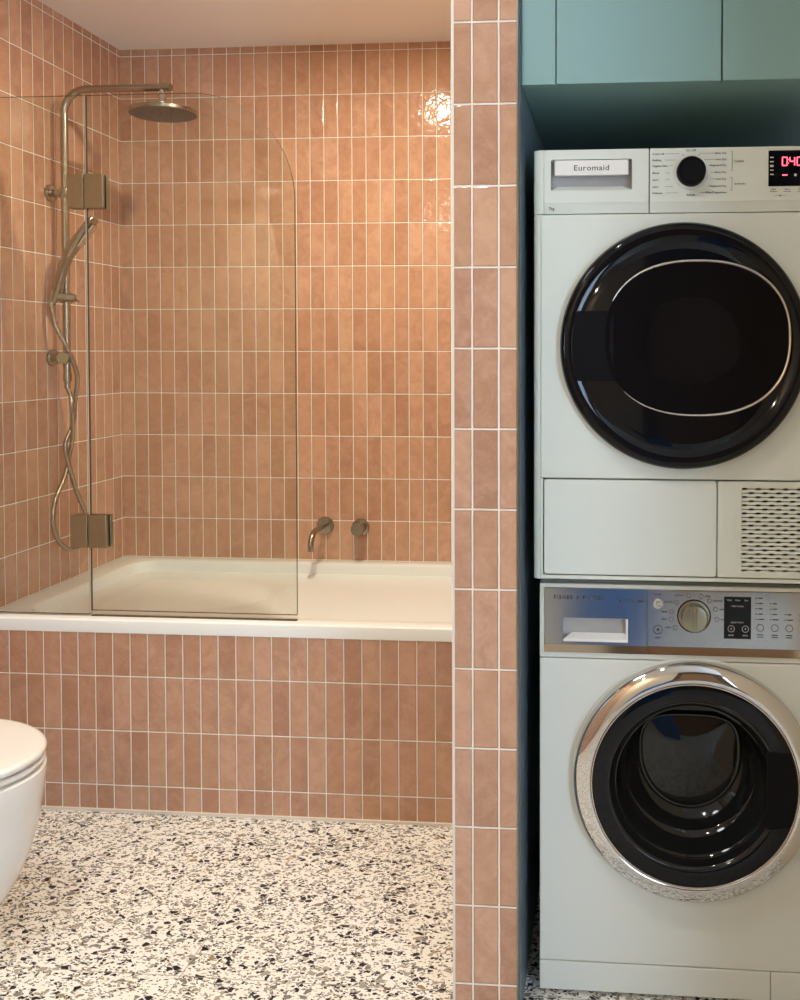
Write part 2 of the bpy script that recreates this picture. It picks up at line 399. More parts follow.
for z0, z1 in ((1.700, 1.795), (.742, .834)):
    hg = fin('hinge', TU([(.3095, -.7075, z0+.002), (.3095, -.7075, z1-.002)], .0045, n=14), 'nickel_flat', scr)
    for a, b in ((.261, .3102), (.3132, .366)):
        fin('hinge_plate', B(a, b, -.717, -.7045, z0, z1), 'nickel_flat', hg, bevel=.0012)
        fin('hinge_plate', B(a, b, -.6955, -.683, z0, z1), 'nickel_flat', hg, bevel=.0012)

# ------------------------------------------------------------------ shower rail
PX, PY = .052, -.405
sh = thing('shower_rail', 'brushed nickel shower rail with overhead rose on the left wall', 'shower', (PX, PY, 1.22))
arc = [(PX+.075-.075*math.cos(a*PI/20), PY, 2.052+.075*math.sin(a*PI/20)) for a in range(11)]
fin('riser_pipe', TU([(PX, PY, 1.215), (PX, PY, 1.23), (PX, PY, 2.045)]+arc+[(.20, PY, 2.127), (.405, PY, 2.127)], .0118, n=24), 'nickel', sh)
for z, yf in ((1.801, 0), (1.277, 0)):
    br = fin('wall_bracket', LA([(.027, 0), (.027, .008), (.025, .011), (.011, .013), (.011, PX)], (.0005, PY, z), (1, 0, 0), n=36), 'nickel', sh)
    fin('collar', LA([(.015, -.016), (.0165, -.013), (.0165, .013), (.015, .016)], (PX, PY, z), (0, 0, 1), n=28), 'nickel', br)
fin('diverter_knob', LA([(.010, 0), (.018, .006), (.019, .012), (.019, .030), (.017, .034)], (PX, PY-.008, 1.277), (.35, -1, 0), n=32), 'nickel', sh)
fin('hose_outlet', LA([(.013, 0), (.013, .02), (.009, .024), (.009, .045)], (PX, PY, 1.225), (0, 0, -1), n=24), 'nickel', sh)
fin('swivel_neck', LA([(.009, -.002), (.009, .012), (.012, .014), (.012, .034), (.014, .036), (.014, .040), (.010, .052), (.020, .061)], (.376, PY, 2.119), (0, 0, -1), n=28), 'chrome', sh, label='chrome swivel neck')
hd = fin('shower_head', LA([(.03, 0), (.088, .002), (.1005, .004), (.102, .006), (.102, .0145), (.1005, .0165), (.098, .0172)], (.378, PY, 2.059), (.03, .02, -1), n=64), 'nickel', sh)
bm = bmesh.new(); ax = Vector((.03, .02, -1)).normalized(); u, v = frame_of(ax); c0 = Vector((.378, PY, 2.059))+ax*.0172
lathe(bm, [(.0975, -.001), (.0975, .0006), (.096, .001)], c0, ax, n=64)
for q in range(1, 9):
    for i in range(q*7):
        a = 2*PI*i/(q*7)+q; p = c0+(u*math.cos(a)+v*math.sin(a))*(.0113*q)
        lathe(bm, [(.0021, .0008), (.0019, .003), (.0010, .0036)], p, ax, n=7)
fin('nozzle_face', bm, 'nickel_dark', hd, label='darker face covered in small nozzles')
# slider that carries the hand shower
sl = fin('slider', LA([(.017, 0), (.0185, .002), (.0185, .030), (.017, .032)], (PX, PY, 1.452), (0, 0, 1), n=32), 'nickel', sh)
bm = bmesh.new(); tube(bm, [(.034, PY-.036, 1.476), (.045, PY-.034, 1.472), (.062, PY-.026, 1.469), (.092, PY-.014, 1.466)], [.015, .014, .0135, .0125], n=20)
fin('slider_arm', bm, 'nickel', sl)
fin('slider_lever', TU([(.090, PY-.014, 1.462), (.099, PY-.016, 1.458), (.105, PY-.017, 1.455)], [.0035, .003, .0025], n=10), 'nickel', sl)
# twisted hose
hp = [(-.455,1.449),(-.452,1.381),(-.427,1.302),(-.398,1.222),(-.379,1.141),(-.381,1.061),(-.408,.999),(-.399,.934),(-.37,.848),(-.313,.756),(-.281,.70),(-.32,.665),(-.389,.660),(-.449,.693),(-.482,.757),(-.466,.832),(-.415,.894),(-.378,.963),(-.382,1.028),(-.410,1.111),(-.402,1.155)]
hx = [.034,.046,.070,.080,.060,.052,.044,.050,.054,.052,.050,.050,.050,.050,.050,.048,.044,.038,.052,.070,.060]
pts = smooth_path([(x, y, z) for x, (y, z) in zip(hx, hp)]+[(PX, PY, 1.182)], 16)
bm = bmesh.new(); tube(bm, pts, [.0068+.0006*(i % 2) for i in range(len(pts))], n=12)
fin('hose', bm, 'nickel', sh, label='flexible metal shower hose twisted round itself')
# hand shower
hs = thing('hand_shower', 'slim brushed nickel hand shower tilted in its holder on the rail', 'hand shower', (.035, -.447, 1.455))
def bar(pts, ws, ts, n=16):       # rounded flat bar in the x-z plane, width along y
    bm = bmesh.new(); rings = []; P = [Vector(p) for p in pts]
    for i, p in enumerate(P):
        d = (P[min(i+1, len(P)-1)]-P[max(i-1, 0)]).normalized(); v = Vector((0, 1, 0)); u = v.cross(d).normalized()
        rings.append([p+v*ws[i]*math.copysign(abs(math.cos(2*PI*k/n))**.7, math.cos(2*PI*k/n))+u*ts[i]*math.copysign(abs(math.sin(2*PI*k/n))**.7, math.sin(2*PI*k/n)) for k in range(n)])
    loft(bm, rings, True, True); return bm
fin('handle', bar([(.030, -.447, 1.447), (.036, -.447, 1.462), (.056, -.447, 1.52), (.076, -.447, 1.573), (.088, -.447, 1.600)], [.010, .012, .012, .013, .015], [.009, .0140, .0155, .0165, .0150], 20), 'nickel', hs)
hh = fin('spray_head', bar([(.084, -.447, 1.592), (.092, -.447, 1.606), (.114, -.447, 1.636), (.143, -.447, 1.674), (.171, -.447, 1.710), (.175, -.447, 1.715)], [.014, .020, .0235, .0245, .022, .016], [.011, .014, .0135, .012, .010, .006], 24), 'nickel', hs)
fin('spray_face', bar([(.126, -.447, 1.6265), (.155, -.447, 1.663), (.177, -.447, 1.692)], [.015, .018, .014], [.004, .004, .004], 20), 'chrome', hh, label='bright chrome spray face')

# ------------------------------------------------------------------ bath filler and mixer
sp = thing('bath_spout', 'brushed nickel wall spout curving down over the bath', 'spout', (.753, -.001, .672))
fin('wall_flange', LA([(.0315, 0), (.0315, .006), (.0295, .009), (.012, .010)], (.755, -.0005, .672), (0, -1, 0), n=40), 'nickel', sp)
pts = [(.753, -.004, .672), (.753, -.09, .672)]+[(.753, -.10-.050*math.sin(a*PI/24), .672-.050*(1-math.cos(a*PI/24))) for a in range(1, 12)]+[(.753, -.150, .612)]
fin('spout_tube', TU(pts, .0105, n=24), 'nickel', sp)
fin('aerator', LA([(.0085, 0), (.0085, .002), (.007, .0022)], (.753, -.150, .6125), (0, 0, -1), n=24), 'nickel_dark', sp)
mx = thing('bath_mixer', 'round brushed nickel wall mixer with a thin pin lever right of the spout', 'tap', (.885, -.001, .667))
fin('wall_flange', LA([(.0315, 0), (.0315, .006), (.0295, .009), (.020, .010)], (.885, -.0005, .667), (0, -1, 0), n=40), 'nickel', mx)
fin('mixer_body', LA([(.022, .008), (.0235, .012), (.0235, .046), (.022, .050)], (.885, 0, .667), (0, -1, 0), n=40), 'nickel', mx)
fin('pin_lever', TU([(.885, -.040, .652), (.885, -.041, .60), (.885, -.041, .564)], [.0032, .0028, .0028], n=12), 'nickel', mx)

# ------------------------------------------------------------------ toilet
to = thing('toilet', 'white wall-hung toilet with a closed lid beside the left wall', 'toilet', (.25, -1.32, .02))
def dring(tip, hw, z, back=.002, n=40):       # D-shaped ring, flat against the left wall
    cx = .30*tip/.565; a = tip-cx; out = []
    for i in range(n+1):
        t = -PI/2+PI*i/n; out.append((cx+a*math.cos(t), -1.32+hw*math.sin(t), z))
    for x in (cx*.66, cx*.33, back): out.append((x, -1.32+hw, z))
    for x in (back, cx*.33, cx*.66): out.append((x, -1.32-hw, z))
    return out
bm = bmesh.new()
loft(bm, [dring(t, h, z) for t, h, z in ((.26, .09, .030), (.34, .105, .031), (.405, .118, .040), (.462, .132, .075), (.503, .146, .137), (.536, .158, .204), (.558, .169, .285), (.568, .178, .355), (.571, .182, .387), (.570, .181, .395), (.562, .175, .399))], True, True)
fin('bowl', bm, 'ceramic', to, smooth=50)
bm = bmesh.new(); loft(bm, [dring(t+.004, h, z-.0055, .06) for t, h, z in ((.550, .176, .4075), (.560, .184, .409), (.563, .186, .413), (.563, .186, .418), (.559, .183, .4215), (.552, .178, .422))], True, True)
fin('seat', bm, 'plastic', to, smooth=50)
bm = bmesh.new(); loft(bm, [dring(t+.004, h, z-.0055, .06) for t, h, z in ((.552, .178, .4255), (.561, .184, .427), (.565, .187, .431), (.565, .187, .437), (.561, .184, .4415), (.552, .177, .4435), (.50, .14, .4445), (.40, .07, .445))], True, True)
fin('lid', bm, 'plastic', to, smooth=50)

# ------------------------------------------------------------------ cupboards over the machines
CY = -1.40
cb = thing('wall_cupboard', 'teal wall cupboard above the stacked dryer', 'cupboard', (1.95, -1.0, 1.805))
fin('carcass', B(1.6185, 2.315, CY+.022, -.10, 1.806, 2.385), 'teal', cb, bevel=.0006)
fin('filler_panel', B(1.6185, 1.6835, CY, CY+.019, 1.804, 2.386), 'teal', cb, bevel=.0008)
for x0, x1 in ((1.6855, 1.9935), (1.9965, 2.312)):
    fin('door', B(x0, x1, CY-.001, CY+.018, 1.804, 2.386), 'teal', cb, bevel=.001)
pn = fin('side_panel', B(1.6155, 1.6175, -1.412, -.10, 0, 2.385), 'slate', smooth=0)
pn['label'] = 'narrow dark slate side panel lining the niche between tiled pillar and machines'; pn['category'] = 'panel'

# ------------------------------------------------------------------ dryer
def foot(par, x, y, z0, z1, r=.02): fin('foot', LA([(r, 0), (r, .004), (r*.7, .006), (r*.7, z1-z0)], (x, y, z0), (0, 0, 1), n=20), 'black_mt', par)
DF = -1.360; D0, D1, DZ0, DZ1 = 1.638, 2.238, .8495, 1.6905
dr = thing('tumble_dryer', 'white tumble dryer with a round black door, stacked on top of the washing machine', 'tumble dryer', (1.94, -1.06, .838))
bm = bmesh.new(); rg = []
for y, s in ((-.76, .0), (-1.300, .0), (-1.338, .0015), (-1.3385, .010)): rg.append([(x, y, z) for x, z in rrect(D0+s, D1-s, DZ0+s*.5, DZ1-s*.5, .010, 6)])
loft(bm, rg, True, True); fin('body', bm, 'enamel', dr)
for x in (1.69, 2.19):
    for y in (-1.26, -.84): foot(dr, x, y, .8375, .854)
# control fascia: sloping left cheek, detergent-style water drawer, switch field
def cheek(x0, x1, z0, z1, yo, yi):     # narrow strip falling away to the side of the machine
    bm = bmesh.new(); n = 6; rings = []
    for i in range(n+1):
        t = i/n; x = x1+(x0-x1)*t; y = yo+(yi-yo)*(t**2.2); rings.append([(x, y, z0), (x, y, z1), (x, -1.338, z1), (x, -1.338, z0)])
    loft(bm, rings, True, True); return bm
fin('fascia_edge', cheek(1.6385, 1.658, 1.566, 1.6895, DF, -1.352), 'enamel', dr)
fin('front_edge', cheek(1.6385, 1.652, .8505, 1.5645, DF, -1.352), 'enamel', dr)
dw = fin('drawer_front', plate_hole(bmesh.new(), 1.6585, 1.8615, 1.586, 1.6895, 1.672, 1.829, 1.6095, 1.6705, DF, -1.3395, r=.004), 'enamel', dr, bevel=.0008)
bm = bmesh.new(); loft(bm, [[(1.6585, DF, 1.586), (1.8615, DF, 1.586), (1.8615, -1.3395, 1.586), (1.6585, -1.3395, 1.586)], [(1.6585, -1.3545, 1.5665), (1.8615, -1.3545, 1.5665), (1.8615, -1.3395, 1.5665), (1.6585, -1.3395, 1.5665)]], True, True)
fin('drawer_skirt', bm, 'enamel', dw)
bm = bmesh.new()
prof = [(1.674, 1.6105), (1.6865, 1.6185), (1.8115, 1.6185), (1.827, 1.6305)]
box(bm, 1.6725, 1.8285, -1.3400, -1.3386, 1.610, 1.670)
fin('handle_recess', bm, 'grey_pl', dw)
bm = bmesh.new(); loft(bm, [[(1.6725, DF+.0005, 1.6097), (1.8285, DF+.0005, 1.6097), (1.8285, DF+.001, 1.6115), (1.6725, DF+.001, 1.6115)], [(1.682, -1.341, 1.6097), (1.814, -1.341, 1.6097), (1.810, -1.341, 1.6215), (1.684, -1.341, 1.6215)]], True, True)
fin('recess_lip', bm, 'enamel', dw)
pl = fin('drawer_handle', B(1.6790, 1.8225, DF-.0015, -1.352, 1.6395, 1.6690), 'white_pl', dw, bevel=.0015)
fin('brand_lettering', text(bmesh.new(), 'Euromaid', 1.751, 1.6488, .0105, DF-.0017, 'CENTER', spacing=1.08, sx=1.12, bold=.006), 'ink', pl, smooth=0, label='black lettering reading Euromaid')
fa = fin('switch_fascia', B(1.8635, 2.2375, DF, -1.3395, 1.586, 1.6895), 'enamel', dr, bevel=.0008)
bm = bmesh.new(); loft(bm, [[(1.8635, DF, 1.586), (2.2375, DF, 1.586), (2.2375, -1.3395, 1.586), (1.8635, -1.3395, 1.586)], [(1.8635, -1.3545, 1.5665), (2.2375, -1.3545, 1.5665), (2.2375, -1.3395, 1.5665), (1.8635, -1.3395, 1.5665)]], True, True)
fin('fascia_skirt', bm, 'enamel', fa)
fin('capacity_mark', text(bmesh.new(), '7kg', 1.668, 1.5735, .0055, -1.3590, bold=.01), 'ink', dw, smooth=0)
KX, KZ = 1.942, 1.6425
kn = fin('programme_dial', LA([(.0315, 0), (.0315, .001), (.0275, .002), (.0270, .020), (.0250, .0235), (.0235, .024), (.0215, .0225)], (KX, DF, KZ), (0, -1, 0), n=48), 'black_mt', dr)
fin('dial_ring', LA([(.0330, 0), (.0335, .0006), (.0330, .0016), (.0300, .0018)], (KX, DF-.0001, KZ), (0, -1, 0), n=48), 'enamel', kn)
bm = bmesh.new(); Y = DF-.0004
lz = [1.6785, 1.6665, 1.6555, 1.6420, 1.6290, 1.6155, 1.6035]
for s, z in zip(['Cotton 40', 'Bedding', 'Hygiene Care', 'Mixed', 'Sport', 'Jeans', 'Delicates'], lz): text(bm, s, 1.8685, z-.0018, .0037, Y, bold=.02)
for z, x1 in zip(lz, (1.924, 1.918, 1.911, 1.906, 1.905, 1.912, 1.922)): strip(bm, 1.893 if z != lz[2] else 1.900, z, x1-.004, z, Y)
for s, z in zip(['Extra Dry', 'Iron Dry', 'Cupboard Dry', 'Extra Dry', 'Iron Dry', 'Cupboard Dry', 'Time Programmes'], lz): text(bm, s, 2.0095, z-.0018, .0037, Y, 'RIGHT', bold=.02)
for z, x1 in zip(lz, (1.960, 1.967, 1.975, 1.979, 1.979, 1.974, 1.960)): strip(bm, x1, z, 1.992-(.010 if z in (lz[2], lz[5]) else 0)-(.018 if z == lz[6] else 0), z, Y)
for s in (-1, 1):
    strip(bm, KX+s*.0175, lz[0], KX+s*.013, 1.6725, Y)
text(bm, 'On / Off', KX, 1.6825, .0037, Y, 'CENTER', bold=.02); text(bm, 'Refresh', KX, 1.5975, .0037, Y, 'CENTER', bold=.02)
for z0, z1, s in ((1.6445, 1.681, 'Cottons'), (1.607, 1.632, 'Synthetics')):
    strip(bm, 2.020, z0, 2.020, z1, Y, .0009); strip(bm, 2.017, z0, 2.020, z0, Y, .0007); strip(bm, 2.017, z1, 2.020, z1, Y, .0007); text(bm, s, 2.0245, (z0+z1)/2-.0018, .0037, Y, bold=.02)
for x in (2.098, 2.124, 2.150, 2.176): text(bm, 'Select', x, 1.6065, .0028, Y, 'CENTER', bold=.02); strip(bm, x-.007, 1.6035, x+.007, 1.6035, Y, .0009)
disc(bm, 2.111, 1.596, .0016, Y); strip(bm, 2.100, 1.596, 2.122, 1.596, Y, .0005)
fin('dial_markings', bm, 'ink', fa, smooth=0, label='fine grey programme names and lines around the dial')
ds = fin('display', B(2.0885, 2.212, DF-.0012, DF+.002, 1.6135, 1.6815), 'black_gl', fa, bevel=.0008)
bm = bmesh.new(); Y = DF-.0016
SEG = {'a': (0, 1, 1, 1), 'b': (1, .5, 1, 1), 'c': (1, 0, 1, .5), 'd': (0, 0, 1, 0), 'e': (0, 0, 0, .5), 'f': (0, .5, 0, 1), 'g': (0, .5, 1, .5)}
for x0, segs in ((2.1145, 'abcdef'), (2.1285, 'fgbc'), (2.1420, 'abcdef')):
    for s in segs:
        a, b_, c, d = SEG[s]; wdt, hgt = .0088, .0155; z0 = 1.6525
        strip(bm, x0+a*wdt, z0+b_*hgt, x0+c*wdt, z0+d*hgt, Y, .0021)
for z in (1.6568, 1.6635): disc(bm, 2.1260, z, .0010, Y)
strip(bm, 2.1145, 1.6345, 2.124, 1.6345, Y, .0022)
fin('display_digits', bm, 'red', ds, smooth=0, label='red seven-segment digits reading 0:40')
bm = bmesh.new()
for z in (1.668, 1.660, 1.652, 1.644, 1.636): strip(bm, 2.0915, z, 2.098, z, Y, .0022 if z != 1.652 else .004)
disc(bm, 2.139, 1.6345, .0026, Y)
fin('display_icons', bm, 'ink_light', ds, smooth=0)
# main front with the round door
fin('front_panel', B(1.6525, 2.2375, DF, -1.3395, 1.0500, 1.5640), 'enamel', dr, bevel=.0015)
DX, DZ = 1.9280, 1.3085
dd = fin('door', LA([(.2375, 0), (.2375, .010), (.2355, .018), (.231, .025), (.224, .028), (.217, .0275), (.210, .0255), (.2045, .0235), (.200, .0215), (.192, .0235), (.185, .0245), (.05, .0262)], (DX, DF, DZ), (0, -1, 0), n=128), 'black_gl', dr, label='round glossy black door')
def sring(cx, cz, a, b, e, n=72, a0=0, a1=2*PI, skew=0):
    out = []
    for i in range(n):
        t = a0+(a1-a0)*i/(n-1); c, s = math.cos(t), math.sin(t)
        x = math.copysign(abs(c)**(2/e), c)*a; z = math.copysign(abs(s)**(2/e), s)*b
        out.append((cx+x, cz+z+skew*x))
    return out
prof = sring(1.952, 1.3235, .1735, .1465, 2.35, 97, -PI, PI)[:-1]
bm = bmesh.new(); yb = DF-.024
loft(bm, [[(x, yb, z) for x, z in prof], [(x, yb-.006, z) for x, z in prof],
          [(1.952+(x-1.952)*.965, yb-.0055, 1.3235+(z-1.3235)*.965) for x, z in prof], [(1.952+(x-1.952)*.90, yb-.003, 1.3235+(z-1.3235)*.90) for x, z in prof],
          [(1.952+(x-1.952)*.5, yb-.0015, 1.3235+(z-1.3235)*.5) for x, z in prof]], False, True)
fin('door_glass', bm, 'black_in', dd, smooth=60)
arcp = sring(1.952, 1.3235, .1735, .1465, 2.35, 121, -PI*.775, PI*.86)
k = len(arcp)
fin('bezel_ring', TU([(x, yb-.006, z) for x, z in arcp], [.0006+.0022*min(1, i/(k*.22), (k-1-i)/(k*.14)) for i in range(k)], n=10), 'silver', dd, label='slim silver ring open towards the handle')
hz = [(1.706, 1.383), (1.800, 1.383), (1.800, 1.243), (1.706, 1.243)]
hz = [(DX-math.sqrt(.213**2-z*z)+0, DZ+z) for z in [(-.067+.134*i/12) for i in range(13)]]+[(1.795, DZ+.067), (1.795, DZ-.067)]
fin('door_handle', prism_y(bmesh.new(), hz, DF-.0290, DF-.020), 'black_mt', dd, bevel=.001, label='satin black grip on the left of the door')
# lower compartments
bm = B(1.6525, 2.2375, DF+.001, -1.3395, .8505, .8580); box(bm, 1.6525, 1.6568, DF+.001, -1.3395, .8580, 1.0490)
fin('lower_frame', bm, 'enamel', dr, bevel=.0008)
bm = bmesh.new(); prism_y(bm, rrect(1.6590, 1.9945, .8605, 1.0470, .006, 5), DF-.0005, -1.3395)
fin('condenser_flap', bm, 'enamel', dr, bevel=.0012, label='blank white condenser flap')
vp = fin('vent_panel', plate_hole(bmesh.new(), 1.9965, 2.2375, .8605, 1.0470, 2.0425, 2.215, .8710, 1.0360, DF-.0003, -1.3395, r=.004), 'enamel', dr, bevel=.001)
fin('vent_backing', B(2.040, 2.218, -1.3402, -1.3390, .8720, 1.0400), 'dark', vp, smooth=0)
bm = bmesh.new(); N = 21; z0, z1 = .8745, 1.0325; pitch = (z1-z0)/(N-1); nx = 90; ax0, ax1 = 2.0425, 2.215
def gap(i, x):
    t = math.cos(2*PI*(x-2.0475)/.0262+(PI if (N-1-i) % 2 else 0)); return .00075+.0016*max(0, t)**.8
for i in range(-1, N):
    lo, hi = [], []
    for kx in range(nx+1):
        x = ax0+(ax1-ax0)*kx/nx
        lo.append((x, (z0+pitch*i+gap(i, x)) if i >= 0 else .8700)); hi.append((x, (z0+pitch*(i+1)-gap(i+1, x)) if i < N-1 else 1.0370))
    loft(bm, [[(x, DF+.001, z) for x, z in lo], [(x, DF+.001, z) for x, z in hi], [(x, DF+.007, z) for x, z in hi], [(x, DF+.007, z) for x, z in lo], [(x, DF+.001, z) for x, z in lo]], closed=False)
fin('vent_grille', bm, 'enamel', vp, smooth=30, label='wavy slotted ventilation grille')
bm = bmesh.new(); o = rrect(2.0075, 2.0295, .931, .9805, .004, 4); i_ = rrect(2.0083, 2.0287, .9318, .9797, .0035, 4)
loft(bm, [[(x, DF-.0004, z) for x, z in o], [(x, DF-.0007, z) for x, z in i_], ], False, True)
fin('flap_latch', bm, 'enamel', vp)

# ------------------------------------------------------------------ washing machine
WF = -1.335; W0, W1, WZ0, WZ1 = 1.6485, 2.2485, .010, .8355
wm = thing('washing_machine', 'white front-loading washing machine with a steel control panel, under the dryer', 'washing machine', (1.95, -1.03, 0))
WX, WZ = 1.9535, .4520
def rect_ring(x0, x1, z0, z1, y, cx, cz, n=128):      # rectangle sampled by angle about (cx, cz), corners kept
    out = []; cor = [math.atan2(b-cz, a-cx) % (2*PI) for a in (x0, x1) for b in (z0, z1)]
    for i in range(n):
        t = 2*PI*i/n
        for q in cor:
            if abs((q-t+PI) % (2*PI)-PI) <= PI/n: t = q
        c, s_ = math.cos(t), math.sin(t); k = 1e9
        if abs(c) > 1e-9: k = min(k, ((x1 if c > 0 else x0)-cx)/c)
        if abs(s_) > 1e-9: k = min(k, ((z1 if s_ > 0 else z0)-cz)/s_)
        out.append((cx+c*k, y, cz+s_*k))
    return out
def circ(r, y, cx, cz, n=128): return [(cx+r*math.cos(2*PI*i/n), y, cz+r*math.sin(2*PI*i/n)) for i in range(n)]
bm = bmesh.new(); q = (WX, WZ)
loft(bm, [rect_ring(W0, W1, WZ0+.006, WZ1, -.74, *q), rect_ring(W0, W1, WZ0+.006, WZ1, -1.3135, *q), circ(.185, -1.3135, *q), circ(.180, -1.25, *q), circ(.235, -1.24, *q), circ(.235, -.80, *q)], True, True); fin('body', bm, 'enamel_low', wm)
for x in (1.70, 2.20):
    for y in (-1.25, -.80): foot(wm, x, y, 0, .018, .022)
# white surround of the panel
fr = fin('panel_surround', plate_hole(bmesh.new(), W0, W1-.0005, .6865, .8350, 1.6572, 2.2405, .6975, .8268, WF, -1.3145, r=.001), 'enamel_low', wm, bevel=.0012)
fin('drawer_panel', plate_hole(bmesh.new(), 1.6580, 1.8618, .7135, .8262, 1.6945, 1.8235, .7195, .7670, WF-.0008, -1.3150, r=.002, ro=.0008), 'steel', wm, bevel=.0005, label='brushed steel front of the detergent drawer')
fin('drawer_recess', B(1.6945, 1.8235, -1.3190, -1.3160, .7195, .7670), 'grey_pl', wm, smooth=0)
bm = bmesh.new(); loft(bm, [[(1.6955, WF-.003, .7200), (1.8245, WF-.003, .7200), (1.8245, WF-.002, .7245), (1.6955, WF-.002, .7245)], [(1.705, -1.3195, .7230), (1.8190, -1.3195, .7230), (1.8190, -1.3195, .7335), (1.712, -1.3195, .7335)]], True, True)
box(bm, 1.8200, 1.8245, WF-.002, -1.318, .7215, .7660)
fin('drawer_grip', bm, 'white_pl', wm, bevel=.0006, label='white lip of the detergent drawer')
fin('switch_panel', B(1.8626, 2.2400, WF-.0008, -1.3150, .7135, .8262), 'steel', wm, bevel=.0005, label='brushed steel switch panel')
bm = bmesh.new()
for a, b in ((1.6580, 1.8618), (1.8626, 2.2400)):
    loft(bm, [[(a, WF-.0008, .7134), (b, WF-.0008, .7134), (b, -1.3150, .7134), (a, -1.3150, .7134)], [(a, WF-.0035, .6982), (b, WF-.0035, .6982), (b, -1.3150, .6982), (a, -1.3150, .6982)]], True, True)
fin('panel_chamfer', bm, 'steel_mirror', wm, label='polished lower edge of the steel panel')
Y = WF-.0012
fin('brand_lettering', text(bmesh.new(), 'FISHER & PAYKEL', 1.677, .8045, .0074, Y, spacing=1.45, sx=.88, bold=.022), 'ink', wm, smooth=0, label='dark lettering reading FISHER & PAYKEL')
bm = bmesh.new()
ring_mark(bm, 1.8085, .8035, .0065, Y); disc(bm, 1.8085, .8035, .0018, Y)
strip(bm, 1.819, .8055, 1.838, .8055, Y); strip(bm, 1.819, .8015, 1.838, .8015, Y); strip(bm, 1.843, .8028, 1.854, .8028, Y, .0028)
text(bm, 'POWER', 1.883, .8160, .0028, Y, 'CENTER', bold=.02)
ring_mark(bm, 1.8835, .7475, .0090, Y, .0010); disc(bm, 1.8835, .7475, .0022, Y); text(bm, 'START', 1.8835, .7300, .0028, Y, 'CENTER', bold=.02)
# programme names fanned round the dial
KX, KZ = 1.954, .776
for a, s in ((-14+90+28, 'EVERYDAY'), (-10+90+60, 'COTTON'), (90+80, 'MIXED'), (90+100, 'HEAVY'), (90+125, 'WOOL')):
    r_ = .044; x = KX+r_*math.cos(math.radians(a))*1.02; z = KZ+r_*math.sin(math.radians(a))*.95
    ring_mark(bm, x, z, .0042, Y, .0008, 12); text(bm, s, x-.008, z-.0012, .0026, Y, 'RIGHT', bold=.02)
for a, s in ((72, 'SUPER'), (48, 'DELICATE'), (20, 'EASY IRON'), (-8, 'RINSE SPIN')):
    r_ = .044; x = KX+r_*math.cos(math.radians(a))*1.02; z = KZ+r_*math.sin(math.radians(a))*.95
    ring_mark(bm, x, z, .0042, Y, .0008, 12); text(bm, s, x+.008, z-.0012, .0026, Y, 'LEFT', bold=.02)
text(bm, '+', 1.938, .8165, .003, Y, 'CENTER')
for c, (x, rows) in enumerate(((2.083, 5), (2.111, 4), (2.139, 2), (2.167, 2))):
    for q in range(rows):
        z = .7725+q*.0105; strip(bm, x-.009, z, x-.007, z, Y, .0018); strip(bm, x-.004, z, x+.004+.003*(q == 0), z, Y, .0018)
    ring_mark(bm, x, .7560, .0068, Y, .0009); strip(bm, x-.006, .7420, x+.006, .7420, Y, .0016); strip(bm, x-.006, .7375, x+.006, .7375, Y, .0012)
fin('panel_markings', bm, 'ink', wm, smooth=0, label='small dark symbols and programme names printed on steel')
kn = fin('programme_dial', LA([(.0295, 0), (.0305, .0015), (.0270, .002), (.0262, .019), (.0245, .0215), (.022, .0222)], (KX, WF-.0008, KZ), (0, -1, 0), n=56), 'nickel_flat', wm, label='brushed metal programme dial')
fin('dial_grip', B(KX-.0035, KX+.0035, WF-.0255, WF-.0215, KZ-.022, KZ+.022), 'nickel_flat', kn, bevel=.002)
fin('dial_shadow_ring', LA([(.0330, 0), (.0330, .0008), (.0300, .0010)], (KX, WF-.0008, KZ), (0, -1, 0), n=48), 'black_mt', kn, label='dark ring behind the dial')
bt = fin('power_button', LA([(.0105, 0), (.0105, .0016), (.0092, .0022), (.0085, .0014)], (1.8835, WF-.0008, .7995), (0, -1, 0), n=36), 'chrome', wm, label='round chrome-rimmed power button')
bm = bmesh.new(); ring_mark(bm, 1.8835, .7995, .0042, WF-.0027); strip(bm, 1.8835, .7995, 1.8835, .8045, WF-.0027, .0009); fin('power_symbol', bm, 'ink', bt, smooth=0)
ds = fin('display', B(2.0125, 2.0650, WF-.0018, WF+.002, .7330, .8160), 'black_gl', wm, bevel=.0006)
bm = bmesh.new(); Y = WF-.0022
for i, s in enumerate(('Wash', 'Rinse', 'Spin')): text(bm, s, 2.0225+i*.0165, .8085, .0030, Y, 'CENTER', bold=.01)
text(bm, 'TIME TO END', 2.0385, .7965, .0028, Y, 'CENTER', bold=.01); text(bm, 'DELAY START', 2.0385, .7645, .0028, Y, 'CENTER', bold=.01)
for x in (2.0265, 2.0540): ring_mark(bm, x, .7530, .0062, Y, .0009); disc(bm, x, .7530, .0014, Y); text(bm, 'MORE', x, .7390, .0026, Y, 'CENTER', bold=.01)
fin('display_markings', bm, 'ink_light', ds, smooth=0)
# front and kick panels
bm = bmesh.new(); q = (WX, WZ); e = (W0, W1-.0005, .0705, .6845)
loft(bm, [circ(.19, -1.3145, *q), rect_ring(*e, -1.3145, *q), rect_ring(*e, WF, *q), circ(.19, WF, *q), circ(.19, -1.3145, *q)])
fin('front_panel', bm, 'enamel_low', wm, bevel=.002)
kp = fin('kick_panel', B(W0, 2.1075, WF-.0005, -1.3145, .0105, .0690), 'enamel_low', wm, bevel=.0015)
fin('filter_flap', B(2.1085, W1-.0005, WF-.0005, -1.3145, .0105, .0690), 'enamel_low', wm, bevel=.0015)
def open_lathe(prof, cx=None, cz=None, n=128):
    bm = bmesh.new(); loft(bm, [circ(r, WF-h, WX, WZ, n) for r, h in prof]); return bm
fin('door_surround', open_lathe([(.2415, 0), (.2410, .0010), (.237, .0014), (.233, .001)]), 'enamel_low', wm)
